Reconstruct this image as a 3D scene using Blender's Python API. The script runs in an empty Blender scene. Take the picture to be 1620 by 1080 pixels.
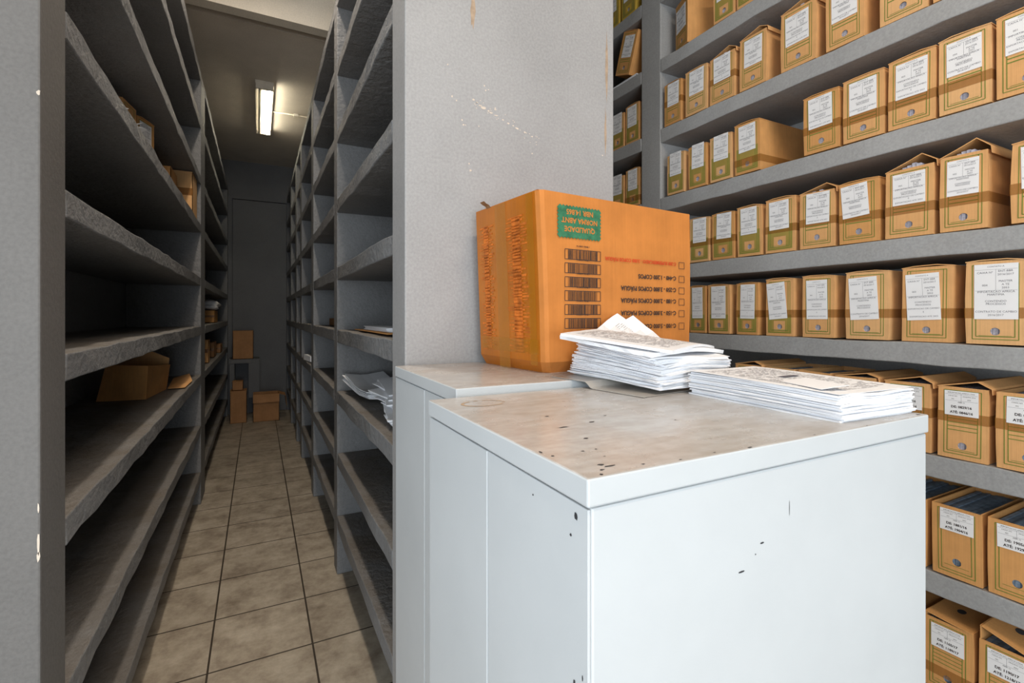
import bpy, bmesh, math, random
from mathutils import Vector, Matrix
random.seed(7)
sc = bpy.context.scene
C = sc.collection
H = 1.5                       # eye height over the floor; heights below are given from the eye level
R = math.radians
# ---------------------------------------------------------------- camera
cam = bpy.data.cameras.new('camera'); co = bpy.data.objects.new('camera', cam); C.objects.link(co)
cam.sensor_width = 36; cam.lens = 773/1620*36; cam.shift_y = -42/1620; cam.clip_start = .02
co.location = (0, 0, H); co.rotation_euler = (R(90), 0, -math.atan(402/773))
sc.camera = co
# ---------------------------------------------------------------- world, daylight, exposure
w = bpy.data.worlds.new('world'); sc.world = w; w.use_nodes = True
w.node_tree.nodes['Background'].inputs[0].default_value = (.62, .80, 1, 1)
w.node_tree.nodes['Background'].inputs[1].default_value = .5
def area(name, loc, rot, sx, sy, power, col):
    l = bpy.data.lights.new(name, 'AREA'); l.shape = 'RECTANGLE'; l.size = sx; l.size_y = sy
    l.energy = power; l.color = col
    o = bpy.data.objects.new(name, l); C.objects.link(o); o.location = loc; o.rotation_euler = rot
    return o
area('daylight_doorway', (-1.0, -4.75, 1.45), (R(90), 0, R(-6)), 3.0, 2.6, 175, (.86, .94, 1))
area('added_side_fill', (-2.24, -1.0, 1.75), (R(90), 0, R(-90)), 2.2, 1.9, 62, (.86, .94, 1))  # added unseen fill from the left, brightens the cabinet's left face
area('front_ceiling_lamp', (.7, -.6, 4.25), (0, 0, 0), 1.2, .3, 45, (1, .84, .68))
area('added_aisle_entry_fill', (.0, 2.7, 4.3), (R(-12), 0, 0), .15, 1.2, 42, (1, .88, .74))  # added unseen fill above the aisle entry, brightens beam and shelf lips
vs = sc.view_settings
vs.view_transform = 'Standard'; vs.look = 'None'; vs.gamma = 1; vs.exposure = .35
# ---------------------------------------------------------------- materials
def new_mat(name):
    m = bpy.data.materials.new(name); m.use_nodes = True
    nt = m.node_tree; b = nt.nodes['Principled BSDF']
    return m, nt, b
def L(nt, a, b): nt.links.new(a, b)
def noise(nt, scale, detail=4, vec=None, rough=.6):
    n = nt.nodes.new('ShaderNodeTexNoise'); n.inputs['Scale'].default_value = scale
    n.inputs['Detail'].default_value = detail; n.inputs['Roughness'].default_value = rough
    if vec: L(nt, vec, n.inputs['Vector'])
    return n
def ramp(nt, src, stops):
    r = nt.nodes.new('ShaderNodeValToRGB'); e = r.color_ramp.elements
    while len(e) < len(stops): e.new(.5)
    for i, (p, c) in enumerate(stops):
        e[i].position = p; e[i].color = (*c, 1) if len(c) == 3 else c
    L(nt, src, r.inputs[0]); return r
def mix(nt, fac, a, b, mode='MIX'):
    m = nt.nodes.new('ShaderNodeMix'); m.data_type = 'RGBA'; m.blend_type = mode
    if isinstance(fac, float): m.inputs[0].default_value = fac
    else: L(nt, fac, m.inputs[0])
    for i, v in ((6, a), (7, b)):
        if isinstance(v, tuple): m.inputs[i].default_value = (*v, 1)
        else: L(nt, v, m.inputs[i])
    return m.outputs[2]
def coord(nt, kind='Object', scale=None):
    t = nt.nodes.new('ShaderNodeTexCoord')
    if not scale: return t.outputs[kind]
    mp = nt.nodes.new('ShaderNodeMapping'); mp.inputs['Scale'].default_value = scale
    L(nt, t.outputs[kind], mp.inputs[0]); return mp.outputs[0]
def bump(nt, b, src, strength, dist):
    n = nt.nodes.new('ShaderNodeBump'); n.inputs['Strength'].default_value = strength
    n.inputs['Distance'].default_value = dist
    L(nt, src, n.inputs['Height']); L(nt, n.outputs[0], b.inputs['Normal'])
def flat(name, col, rough=.6, spec=.3, var=.12, sc_=9, metal=0):
    m, nt, b = new_mat(name)
    n = noise(nt, sc_, 4, coord(nt))
    lo = tuple(c*(1-var) for c in col); hi = tuple(min(1, c*(1+var)) for c in col)
    L(nt, ramp(nt, n.outputs[0], [(.3, lo), (.7, hi)]).outputs[0], b.inputs['Base Color'])
    b.inputs['Roughness'].default_value = rough; b.inputs['Specular IOR Level'].default_value = spec
    b.inputs['Metallic'].default_value = metal
    return m
def paint(name, col, bstr=.5, bsc=55, dust=None, rough=.6, bd=.004):
    m, nt, b = new_mat(name); v = coord(nt)
    n = noise(nt, 2.2, 6, v); base = ramp(nt, n.outputs[0], [(.3, tuple(c*.86 for c in col)), (.7, tuple(c*1.1 for c in col))]).outputs[0]
    n2 = noise(nt, 120, 2, v)
    base = mix(nt, .25, base, ramp(nt, n2.outputs[0], [(.35, tuple(c*.7 for c in col)), (.65, tuple(c*1.25 for c in col))]).outputs[0])
    if dust:                                    # settled dust lies on upward faces
        g = nt.nodes.new('ShaderNodeNewGeometry'); s = nt.nodes.new('ShaderNodeSeparateXYZ')
        L(nt, g.outputs['Normal'], s.inputs[0])
        n3 = noise(nt, 5, 6, v)
        mm = nt.nodes.new('ShaderNodeMath'); mm.operation = 'MULTIPLY'
        L(nt, ramp(nt, s.outputs[2], [(.6, (0, 0, 0)), (.8, (1, 1, 1))]).outputs[0], mm.inputs[0])
        L(nt, ramp(nt, n3.outputs[0], [(.3, (.15,)*3), (.7, (.85,)*3)]).outputs[0], mm.inputs[1])
        base = mix(nt, mm.outputs[0], base, dust)
    L(nt, base, b.inputs['Base Color'])
    b.inputs['Roughness'].default_value = rough; b.inputs['Specular IOR Level'].default_value = .3
    n4 = noise(nt, bsc, 5, v); bump(nt, b, n4.outputs[0], bstr, bd)
    return m
M = {}
M['wall'] = paint('grey_wall_paint', (.375, .367, .365), .18, 90)
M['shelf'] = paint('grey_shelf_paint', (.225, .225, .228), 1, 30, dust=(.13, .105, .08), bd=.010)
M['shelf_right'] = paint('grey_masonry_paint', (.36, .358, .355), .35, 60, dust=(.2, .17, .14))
M['column'] = paint('shade_toned_column_paint', (.165, .157, .15), .25, 80)  # the left column's dimmer light is put into this darkened grey
M['cream'] = paint('cream_paint', (.74, .68, .58), .3)
M['ceiling'] = paint('ceiling_paint', (.66, .60, .52), .5, 30)
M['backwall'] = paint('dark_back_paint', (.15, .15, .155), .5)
M['plaster'] = flat('bare_plaster', (.70, .60, .50), .9)
M['rust'] = flat('rust_stain', (.42, .31, .22), .9, var=.25, sc_=30)
def tile_mat():
    m, nt, b = new_mat('beige_floor_tile')
    t = nt.nodes.new('ShaderNodeTexCoord'); mp = nt.nodes.new('ShaderNodeMapping')
    mp.inputs['Location'].default_value = (.188 + .41*20, -2.40 + .405*30, 0)
    L(nt, t.outputs['Object'], mp.inputs[0])
    br = nt.nodes.new('ShaderNodeTexBrick'); br.offset = 0; br.squash = 1
    for k, v in (('Scale', 1), ('Brick Width', .41), ('Row Height', .405), ('Mortar Size', .0045), ('Mortar Smooth', .3), ('Bias', 0)):
        br.inputs[k].default_value = v
    br.inputs['Color1'].default_value = (.9, .9, .9, 1); br.inputs['Color2'].default_value = (1, 1, 1, 1)
    br.inputs['Mortar'].default_value = (0, 0, 0, 1)
    L(nt, mp.outputs[0], br.inputs['Vector'])
    n = noise(nt, 6, 7, t.outputs['Object'], .7); n2 = noise(nt, 30, 4, t.outputs['Object'])
    c = ramp(nt, n.outputs[0], [(.3, (.23, .185, .14)), (.5, (.41, .35, .275)), (.72, (.56, .50, .41))]).outputs[0]
    c = mix(nt, .2, c, n2.outputs[0], 'OVERLAY')
    c = mix(nt, 1.0, c, br.outputs['Color'], 'MULTIPLY')
    c = mix(nt, br.outputs['Fac'], c, (.05, .038, .028))
    L(nt, c, b.inputs['Base Color']); b.inputs['Roughness'].default_value = .45
    b.inputs['Specular IOR Level'].default_value = .35
    mb = nt.nodes.new('ShaderNodeMath'); mb.operation = 'SUBTRACT'
    L(nt, n.outputs[0], mb.inputs[0]); L(nt, br.outputs['Fac'], mb.inputs[1])
    bump(nt, b, mb.outputs[0], .3, .003)
    return m
M['tile'] = tile_mat()
def card(name, col, fl=220, rough=.7, axis=(1, 1, .02), spec=.25, am=.10):
    m, nt, b = new_mat(name)
    v = coord(nt); n = noise(nt, 7, 5, v); 
    base = ramp(nt, n.outputs[0], [(.3, tuple(c*.82 for c in col)), (.7, tuple(min(1, c*1.1) for c in col))]).outputs[0]
    n2 = noise(nt, fl, 1, coord(nt, 'Object', axis))
    base = mix(nt, am, base, ramp(nt, n2.outputs[0], [(.4, tuple(c*.6 for c in col)), (.6, tuple(min(1, c*1.3) for c in col))]).outputs[0])
    L(nt, base, b.inputs['Base Color']); b.inputs['Roughness'].default_value = rough
    b.inputs['Specular IOR Level'].default_value = spec
    bump(nt, b, n2.outputs[0], .12, .002)
    return m
M['card'] = [card('kraft_card_tan', (.72, .385, .155)), card('kraft_card_brown', (.66, .33, .115)), card('kraft_card_pale', (.75, .43, .19))]
M['card_yellow'] = card('kraft_card_yellow', (.58, .38, .06))
M['card_far'] = card('kraft_card_mid_brown', (.40, .20, .085))  # darker brown card for the boxes at the aisle end
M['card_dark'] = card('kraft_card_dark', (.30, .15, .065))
M['carton'] = card('orange_carton', (.60, .215, .047), 160, am=.05)
M['carton_side'] = card('orange_carton_taped_side', (.56, .165, .008), 160, .35, spec=.5, am=.06)
M['green'] = flat('green_print', (.15, .22, .035), .8)
M['olive'] = flat('olive_print', (.36, .26, .06), .8)
M['stamp'] = flat('green_stamp_ink', (.04, .17, .085), .8, var=.3, sc_=60)
M['black_ink'] = flat('black_ink', (.05, .035, .03), .8)
M['grey_ink'] = flat('grey_ink', (.16, .15, .17), .8)
M['faint_ink'] = flat('faint_print_ink', (.50, .49, .50), .8)
M['red_ink'] = flat('red_ink', (.62, .07, .02), .8)
M['red_streak'] = flat('red_streak_ink', (.66, .17, .02), .5, var=.4, sc_=40)
M['label'] = flat('white_label_paper', (.83, .82, .82), .7, var=.03)
M['paper'] = flat('white_paper', (.90, .91, .94), .8, .2, var=.03)
M['papers_in'] = flat('file_papers', (.50, .49, .56), .8, .2, var=.4, sc_=60)
M['blue_files'] = flat('blue_grey_files', (.25, .33, .43), .6, .3, var=.35, sc_=50)
M['dark_metal'] = flat('dark_metal', (.05, .05, .055), .5)
M['plastic_sheet'] = flat('clear_grey_folder', (.45, .42, .38), .25, .5, var=.1)
def tape_mat():
    m, nt, b = new_mat('brown_packing_tape')
    b.inputs['Base Color'].default_value = (.36, .15, .025, 1); b.inputs['Roughness'].default_value = .22
    b.inputs['Alpha'].default_value = .5; b.inputs['Specular IOR Level'].default_value = .6
    return m
M['tape'] = tape_mat()
def clear_tape():
    m, nt, b = new_mat('glossy_yellow_tape')
    b.inputs['Base Color'].default_value = (.62, .27, .02, 1); b.inputs['Roughness'].default_value = .12
    b.inputs['Alpha'].default_value = .35; b.inputs['Specular IOR Level'].default_value = .8
    return m
M['clear_tape'] = clear_tape()
def metal_paint():
    m, nt, b = new_mat('pale_enamel'); v = coord(nt)
    n = noise(nt, 3, 4, v)
    L(nt, ramp(nt, n.outputs[0], [(.3, (.585, .61, .625)), (.7, (.64, .665, .68))]).outputs[0], b.inputs['Base Color'])
    b.inputs['Roughness'].default_value = .42; b.inputs['Specular IOR Level'].default_value = .45
    n2 = noise(nt, 260, 2, v); bump(nt, b, n2.outputs[0], .12, .001)
    return m
M['enamel'] = metal_paint()
def dusty_top():
    m, nt, b = new_mat('dusty_enamel_top'); v = coord(nt)
    n = noise(nt, 4.5, 6, v); n2 = noise(nt, 60, 3, v)
    wv = noise(nt, 14, 5, coord(nt, 'Object', (1, 3.5, 1)))
    a = ramp(nt, n.outputs[0], [(.3, (.38, .34, .30)), (.48, (.46, .44, .42)), (.7, (.55, .56, .57))]).outputs[0]
    a = mix(nt, .3, a, ramp(nt, wv.outputs[0], [(.4, (.34, .30, .27)), (.62, (.56, .57, .59))]).outputs[0])
    a = mix(nt, .15, a, n2.outputs[0], 'OVERLAY')
    L(nt, a, b.inputs['Base Color'])
    L(nt, ramp(nt, n.outputs[0], [(.35, (.42,)*3), (.65, (.16,)*3)]).outputs[0], b.inputs['Roughness'])
    b.inputs['Specular IOR Level'].default_value = .5
    return m
M['dusty'] = dusty_top()
def emit(name, col, s):
    m, nt, b = new_mat(name); b.inputs['Emission Color'].default_value = (*col, 1); b.inputs['Emission Strength'].default_value = s
    b.inputs['Base Color'].default_value = (*col, 1); return m
M['tube'] = emit('lit_tube', (1, .93, .74), 22)
M['tube_off'] = flat('dim_tube', (.75, .68, .5), .3)
M['housing'] = flat('lamp_housing', (.62, .56, .47), .4)
# ---------------------------------------------------------------- mesh helpers
class MB:
    def __init__(s): s.v = []; s.f = []; s.mi = []
    def q(s, pts, mi=0):
        n = len(s.v); s.v += [tuple(p) for p in pts]; s.f.append(list(range(n, n+len(pts)))); s.mi.append(mi)
    def box(s, x0, x1, y0, y1, z0, z1, T=None, mi=0, top=None):
        p = [(x, y, z) for z in (z0, z1) for y in (y0, y1) for x in (x0, x1)]
        if T: p = [T(*a) for a in p]
        n = len(s.v); s.v += p
        for k, f in enumerate(((0, 2, 3, 1), (4, 5, 7, 6), (0, 1, 5, 4), (2, 6, 7, 3), (0, 4, 6, 2), (1, 3, 7, 5))):
            s.f.append([n+i for i in f]); s.mi.append(top if (top is not None and k == 1) else mi)
    def prism(s, prof, y0, y1, T=None):          # closed profile in x, z carried from y0 to y1
        a = [(x, y0, z) for x, z in prof]; b = [(x, y1, z) for x, z in prof]
        if T: a = [T(*p) for p in a]; b = [T(*p) for p in b]
        n = len(s.v); k = len(prof); s.v += a + b
        s.f.append([n+i for i in range(k)]); s.mi.append(0)
        s.f.append([n+k+i for i in reversed(range(k))]); s.mi.append(0)
        for i in range(k):
            j = (i+1) % k; s.f.append([n+i, n+k+i, n+k+j, n+j]); s.mi.append(0)
    def tube(s, a, b, r, n=12):
        a = Vector(a); b = Vector(b); d = (b-a).normalized(); u = d.orthogonal().normalized(); v = d.cross(u)
        base = len(s.v)
        for c in (a, b):
            for i in range(n):
                t = 2*math.pi*i/n; s.v.append(tuple(c + u*math.cos(t)*r + v*math.sin(t)*r))
        for i in range(n):
            j = (i+1) % n; s.f.append([base+i, base+j, base+n+j, base+n+i]); s.mi.append(0)
        s.f.append([base+i for i in reversed(range(n))]); s.mi.append(0)
        s.f.append([base+n+i for i in range(n)]); s.mi.append(0)
    def build(s, name, mat, parent=None, bevel=0, smooth=False, fix=True):
        me = bpy.data.meshes.new(name); me.from_pydata(s.v, [], s.f)
        mats = mat if isinstance(mat, (list, tuple)) else [mat]
        for m in mats: me.materials.append(m)
        for i, p in enumerate(me.polygons): p.material_index = s.mi[i]; p.use_smooth = smooth
        if fix:
            bm = bmesh.new(); bm.from_mesh(me); bmesh.ops.recalc_face_normals(bm, faces=bm.faces); bm.to_mesh(me); bm.free()
        me.update()
        o = bpy.data.objects.new(name, me); C.objects.link(o)
        if parent: o.parent = parent
        if bevel:
            b = o.modifiers.new('bevel', 'BEVEL'); b.width = bevel; b.segments = 2; b.limit_method = 'ANGLE'
        return o
def root(name, label, cat, loc=(0, 0, 0), rz=0, group=None):
    o = bpy.data.objects.new(name, None); C.objects.link(o); o.empty_display_size = .05
    o.location = loc; o.rotation_euler = (0, 0, rz); o['label'] = label; o['category'] = cat
    if group: o['group'] = group
    return o
def tag(o, label, cat, group=None):
    o['label'] = label; o['category'] = cat
    if group: o['group'] = group
    return o
def struct(o): o['kind'] = 'structure'; return o
_font = {}
def text_data(lines, mat, bold=0):
    """lines: (string, x, z, size, align). Returns a mesh in the x-z plane facing -y."""
    key = (tuple(lines), mat.name, bold)
    if key in _font: return _font[key]
    V = []; Fc = []
    for s, x, z, size, al in lines:
        cu = bpy.data.curves.new('lettering', 'FONT'); cu.body = s; cu.size = size; cu.align_x = al
        cu.resolution_u = 2; cu.offset = size*(bold + (.035 if s[:2] in ('DE', 'AT') else 0))
        o = bpy.data.objects.new('lettering', cu); C.objects.link(o)
        dg = bpy.context.evaluated_depsgraph_get(); me = o.evaluated_get(dg).to_mesh()
        n = len(V); V += [(v.co.x + x, 0, v.co.y + z) for v in me.vertices]
        Fc += [[n+i for i in p.vertices] for p in me.polygons]
        o.evaluated_get(dg).to_mesh_clear(); bpy.data.objects.remove(o); bpy.data.curves.remove(cu)
    me = bpy.data.meshes.new('lettering'); me.from_pydata(V, [], Fc); me.materials.append(mat)
    _font[key] = me; return me
def put_text(name, lines, mat, parent, loc=(0, 0, 0), rot=(0, 0, 0)):
    o = bpy.data.objects.new(name, text_data(lines, mat)); C.objects.link(o); o.parent = parent
    o.location = loc; o.rotation_euler = rot; return o
# ---------------------------------------------------------------- the room
def slab(name, mat, *boxes, kind=True, parent=None, bevel=0):
    m = MB()
    for b in boxes: m.box(b[0], b[1], b[2], b[3], b[4] + H, b[5] + H)
    o = m.build(name, mat, parent, bevel)
    if kind: struct(o)
    return o
XL, XM, XR, YB = -.40, .405, 2.12, 8.55
slab('floor', M['tile'], (-2.3, 2.7, -5.1, YB + .1, -1.55, -1.5))
slab('ceiling_aisle', M['ceiling'], (-1.0, 1.225, 4.475, YB + .1, 2.35, 2.42)).name = 'ceiling'
slab('ceiling', M['cream'], (-2.3, 2.7, -5.1, 4.2, 2.95, 3.0), (-1.0, 2.7, 4.2, YB+.1, 2.95, 3.0))
slab('trim_1', M['cream'], (-1.0, 1.225, 4.2, 4.31, 2.3, 2.95))
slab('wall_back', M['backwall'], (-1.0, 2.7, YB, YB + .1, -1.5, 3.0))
slab('wall_left', M['wall'], (-1.0, -.9, 1.5, YB, -1.5, 2.95))
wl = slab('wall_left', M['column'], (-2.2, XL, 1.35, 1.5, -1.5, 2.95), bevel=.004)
slab('wall_left', M['wall'], (-2.3, -2.2, -5.1, -2.1, -1.5, 2.95), (-2.3, -2.2, .1, 1.5, -1.5, 2.95), (-2.3, -2.2, -2.1, .1, -1.5, -.7), (-2.3, -2.2, -2.1, .1, 1.2, 2.95))  # the opening in this wall is added to go with the side fill
wm = slab('wall_middle', M['wall'], (XM, 1.225, 1.5, 1.66, -1.5, 2.95), (.86, 1.225, 1.66, YB, -1.5, 2.95), bevel=.005)
slab('wall_right', M['wall'], (2.6, 2.7, -5.1, YB, -1.5, 2.95))
slab('wall_front', M['wall'], (1.1, 2.6, -5.1, -5.0, -1.5, 2.95), (-2.2, 1.1, -5.1, -5.0, 1.3, 2.95))
# far door, painted the colour of the wall
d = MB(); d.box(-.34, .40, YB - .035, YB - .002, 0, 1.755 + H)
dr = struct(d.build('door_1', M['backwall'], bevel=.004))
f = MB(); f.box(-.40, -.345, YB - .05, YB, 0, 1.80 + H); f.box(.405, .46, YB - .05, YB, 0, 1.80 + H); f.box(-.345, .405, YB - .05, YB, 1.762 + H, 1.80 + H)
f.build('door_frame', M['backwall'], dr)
# flaked paint and stains on the middle wall and left column
def blob(m, cx, cz, r, rz, y, n=9):
    m.q([(cx + r*math.cos(2*math.pi*i/n)*random.uniform(.6, 1.2), y, cz + H + rz*math.sin(2*math.pi*i/n)*random.uniform(.6, 1.2)) for i in range(n)])
m = MB()
for (x, z, r, rz) in ((.635, .715, .006, .004), (.648, .708, .005, .003), (.66, .70, .007, .003), (.673, .695, .012, .005), (.69, .688, .005, .003), (.70, .683, .007, .003),
        (.72, .678, .008, .002), (.745, .668, .005, .003), (.765, .66, .006, .003), (.785, .655, .004, .002), (.80, .648, .008, .003), (.83, .64, .005, .003), (.86, .63, .004, .002),
        (.675, .77, .003, .003), (.68, .755, .003, .003), (.69, .76, .002, .002), (.715, .70, .003, .007), (.56, .71, .004, .004), (.575, .70, .003, .003), (.595, .64, .003, .003),
        (.60, .625, .004, .004), (.607, .626, .002, .002), (.655, .63, .002, .003), (.545, .81, .003, .003), (.62, .50, .003, .003), (.625, .478, .004, .004), (.86, .57, .003, .003), (1.17, .61, .003, .003)):
    blob(m, x, z, r, rz, 1.4992)
for _ in range(26):
    t = random.random(); blob(m, .63 + .27*t, .715 - .10*t + random.gauss(0, .012), .0025, .0015, 1.4992, 6)
o = m.build('paint_chip', M['plaster'], wm, fix=False)
m = MB(); blob(m, .633, 1.01, .009, .07, 1.4993, 14); blob(m, 1.19, .95, .008, .12, 1.4993, 16); blob(m, 1.185, .70, .005, .09, 1.4993, 14)
m.build('rust_stain', M['rust'], wm, fix=False)
m = MB()
for (z, r, rz) in ((.46, .0035, .006), (-.40, .0018, .012), (-.47, .002, .025), (-.50, .0025, .012), (1.10, .002, .003)): blob(m, XL - .003, z, r, rz, 1.3492)
m.build('paint_chip', M['plaster'], wl, fix=False)
# ---------------------------------------------------------------- masonry shelving
def shelf_mesh(m, x0, x1, y0, y1, z, th, front, jit=.003, step=.12):
    """a plastered slab; 'front' tells which x side is the trowelled edge"""
    n = max(1, int((y1 - y0)/step)); rows = []
    for i in range(n+1):
        y = y0 + (y1-y0)*i/n; j = [random.uniform(-jit, jit) for _ in range(4)]
        xf = x0 if front < 0 else x1; xb = x1 if front < 0 else x0
        rows.append([(xf + j[0], y, z + H + j[1]), (xf + j[2], y, z - th + H + j[3]), (xb, y, z - th + H), (xb, y, z + H)])
    b = len(m.v); m.v += [p for r in rows for p in r]
    for i in range(n):
        for k in range(4):
            l = (k+1) % 4; m.f.append([b+4*i+k, b+4*(i+1)+k, b+4*(i+1)+l, b+4*i+l]); m.mi.append(0)
    m.f.append([b, b+1, b+2, b+3]); m.mi.append(0); e = b+4*n; m.f.append([e+3, e+2, e+1, e]); m.mi.append(0)
def shelving(label, mat, xf, xb, front, levels, bays, walls, ztop, th=.07, backx=None):
    t = root('masonry_shelving', label, 'shelving')
    x0, x1 = min(xf, xb), max(xf, xb)
    for z in levels:
        m = MB()
        for y0, y1 in bays: shelf_mesh(m, x0, x1, y0, y1, z, th, front)
        m.build('shelf', mat, t, .004)
    for y0, y1 in walls:
        m = MB(); m.box(x0, x1, y0, y1, 0, ztop + H); m.build('partition', mat, t, .006)
    if backx:
        m = MB(); m.box(min(backx), max(backx), bays[0][0], bays[-1][1], 0, ztop + H); m.build('back_panel', mat, t)
    return t
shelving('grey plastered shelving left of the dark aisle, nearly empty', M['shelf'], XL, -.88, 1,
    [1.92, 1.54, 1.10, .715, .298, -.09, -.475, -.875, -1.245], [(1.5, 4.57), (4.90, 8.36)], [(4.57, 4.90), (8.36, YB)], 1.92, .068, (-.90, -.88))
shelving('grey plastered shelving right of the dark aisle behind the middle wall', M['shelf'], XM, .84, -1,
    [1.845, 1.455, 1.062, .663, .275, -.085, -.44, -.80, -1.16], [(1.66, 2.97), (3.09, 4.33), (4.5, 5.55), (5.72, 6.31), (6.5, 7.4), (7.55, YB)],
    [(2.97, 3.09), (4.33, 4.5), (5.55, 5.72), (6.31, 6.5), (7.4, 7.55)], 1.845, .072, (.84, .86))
RT = [2.35, 1.93, 1.516, 1.10, .692, .284, -.10, -.496, -.908, -1.32]
shelving('grey masonry shelving full of file boxes on the right wall', M['shelf_right'], XR, 2.56, -1,
    RT, [(-.9, 2.166), (2.33, 4.6)], [(-1.05, -.9), (2.166, 2.33), (4.6, 4.76)], 2.35, .078, (2.56, 2.6))
# ---------------------------------------------------------------- file boxes
def hole_face(m, w2, z0, z1, cx, cz, r, T, n=16):
    """front sheet with a real round finger hole"""
    ring = [(cx + r*math.cos(2*math.pi*i/n + math.pi/n), cz + r*math.sin(2*math.pi*i/n + math.pi/n)) for i in range(n)]
    outer = []
    for x, z in ring:
        dx, dz = x-cx, z-cz; s = min((w2 - cx if dx > 0 else -w2 - cx)/dx, (z1 - cz if dz > 0 else z0 - cz)/dz); outer.append((cx+dx*s, cz+dz*s))
    for y in (0, .003):
        for i in range(n):
            j = (i+1) % n; P = [ring[i], ring[j], outer[j], outer[i]]
            a, b = outer[i], outer[j]
            if abs(a[0]-b[0]) > 1e-6 and abs(a[1]-b[1]) > 1e-6:
                P.insert(3, (w2 if (a[0]+b[0])/2 > cx else -w2, z1 if (a[1]+b[1])/2 > cz else z0))
            m.q([T(x, y, z) for x, z in P])
    for i in range(n):
        j = (i+1) % n; m.q([T(ring[i][0], 0, ring[i][1]), T(ring[j][0], 0, ring[j][1]), T(ring[j][0], .003, ring[j][1]), T(ring[i][0], .003, ring[i][1])])
TXT_A = lambda w, z0, z1, v: [(s, x*w, z0 + (z1-z0)*zz, sz*(w/.1), a) for s, x, zz, sz, a in ([
    ('CONTATO A', 0, .94, .0065, 'CENTER'), ('CAIXA Nº', -.25, .83, .0085, 'CENTER'), ('ENT-BBR', .22, .85, .0085, 'CENTER'), ('2016/2017', .22, .79, .0085, 'CENTER'),
    ('%03d' % v, -.25, .60, .0085, 'CENTER'), ('MASTER', .22, .67, .0085, 'CENTER'), ('A TE', .22, .61, .0085, 'CENTER'), ('2053', .22, .55, .0085, 'CENTER'),
    ('IMPORTACAO AFRICA', 0, .48, .0085, 'CENTER')] + (
    [('CONTENDO', 0, .37, .0085, 'CENTER'), ('PROCESSOS', 0, .31, .0085, 'CENTER'), ('EXPORTACAO DE CAMBIO', 0, .23, .0078, 'CENTER'), ('E', 0, .16, .0078, 'CENTER'), ('EXPORTACAO ATE 2053', 0, .06, .0078, 'CENTER')] if v % 2 else
    [('MARITIMA', 0, .43, .0085, 'CENTER'), ('CONTENDO', 0, .31, .0085, 'CENTER'), ('PROCESSOS', 0, .26, .0085, 'CENTER'), ('CONTRATO DE CAMBIO', 0, .12, .0085, 'CENTER'), ('2016/2017', 0, .06, .0085, 'CENTER')]))]
def TXT_B(w, z0, z1, de, ate):
    h = z1-z0; k = w/.1
    return [('IMPORTACAO AFRICA LTDA', 0, z0+h*.90, .0062*k, 'CENTER'), ('CAIXA NO', -.025*k, z0+h*.77, .0055*k, 'CENTER'), ('ARQUIVO 2016', .023*k, z0+h*.77, .0055*k, 'CENTER'),
        ('002', -.025*k, z0+h*.65, .0055*k, 'CENTER'), ('2053', .023*k, z0+h*.65, .0055*k, 'CENTER'), ('ABN 16', 0, z0+h*.52, .0062*k, 'CENTER'),
        ('DE: '+de, 0, z0+h*.31, .0122*k, 'CENTER'), ('ATÉ: '+ate, 0, z0+h*.09, .0122*k, 'CENTER')]
vi = [0]
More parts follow.
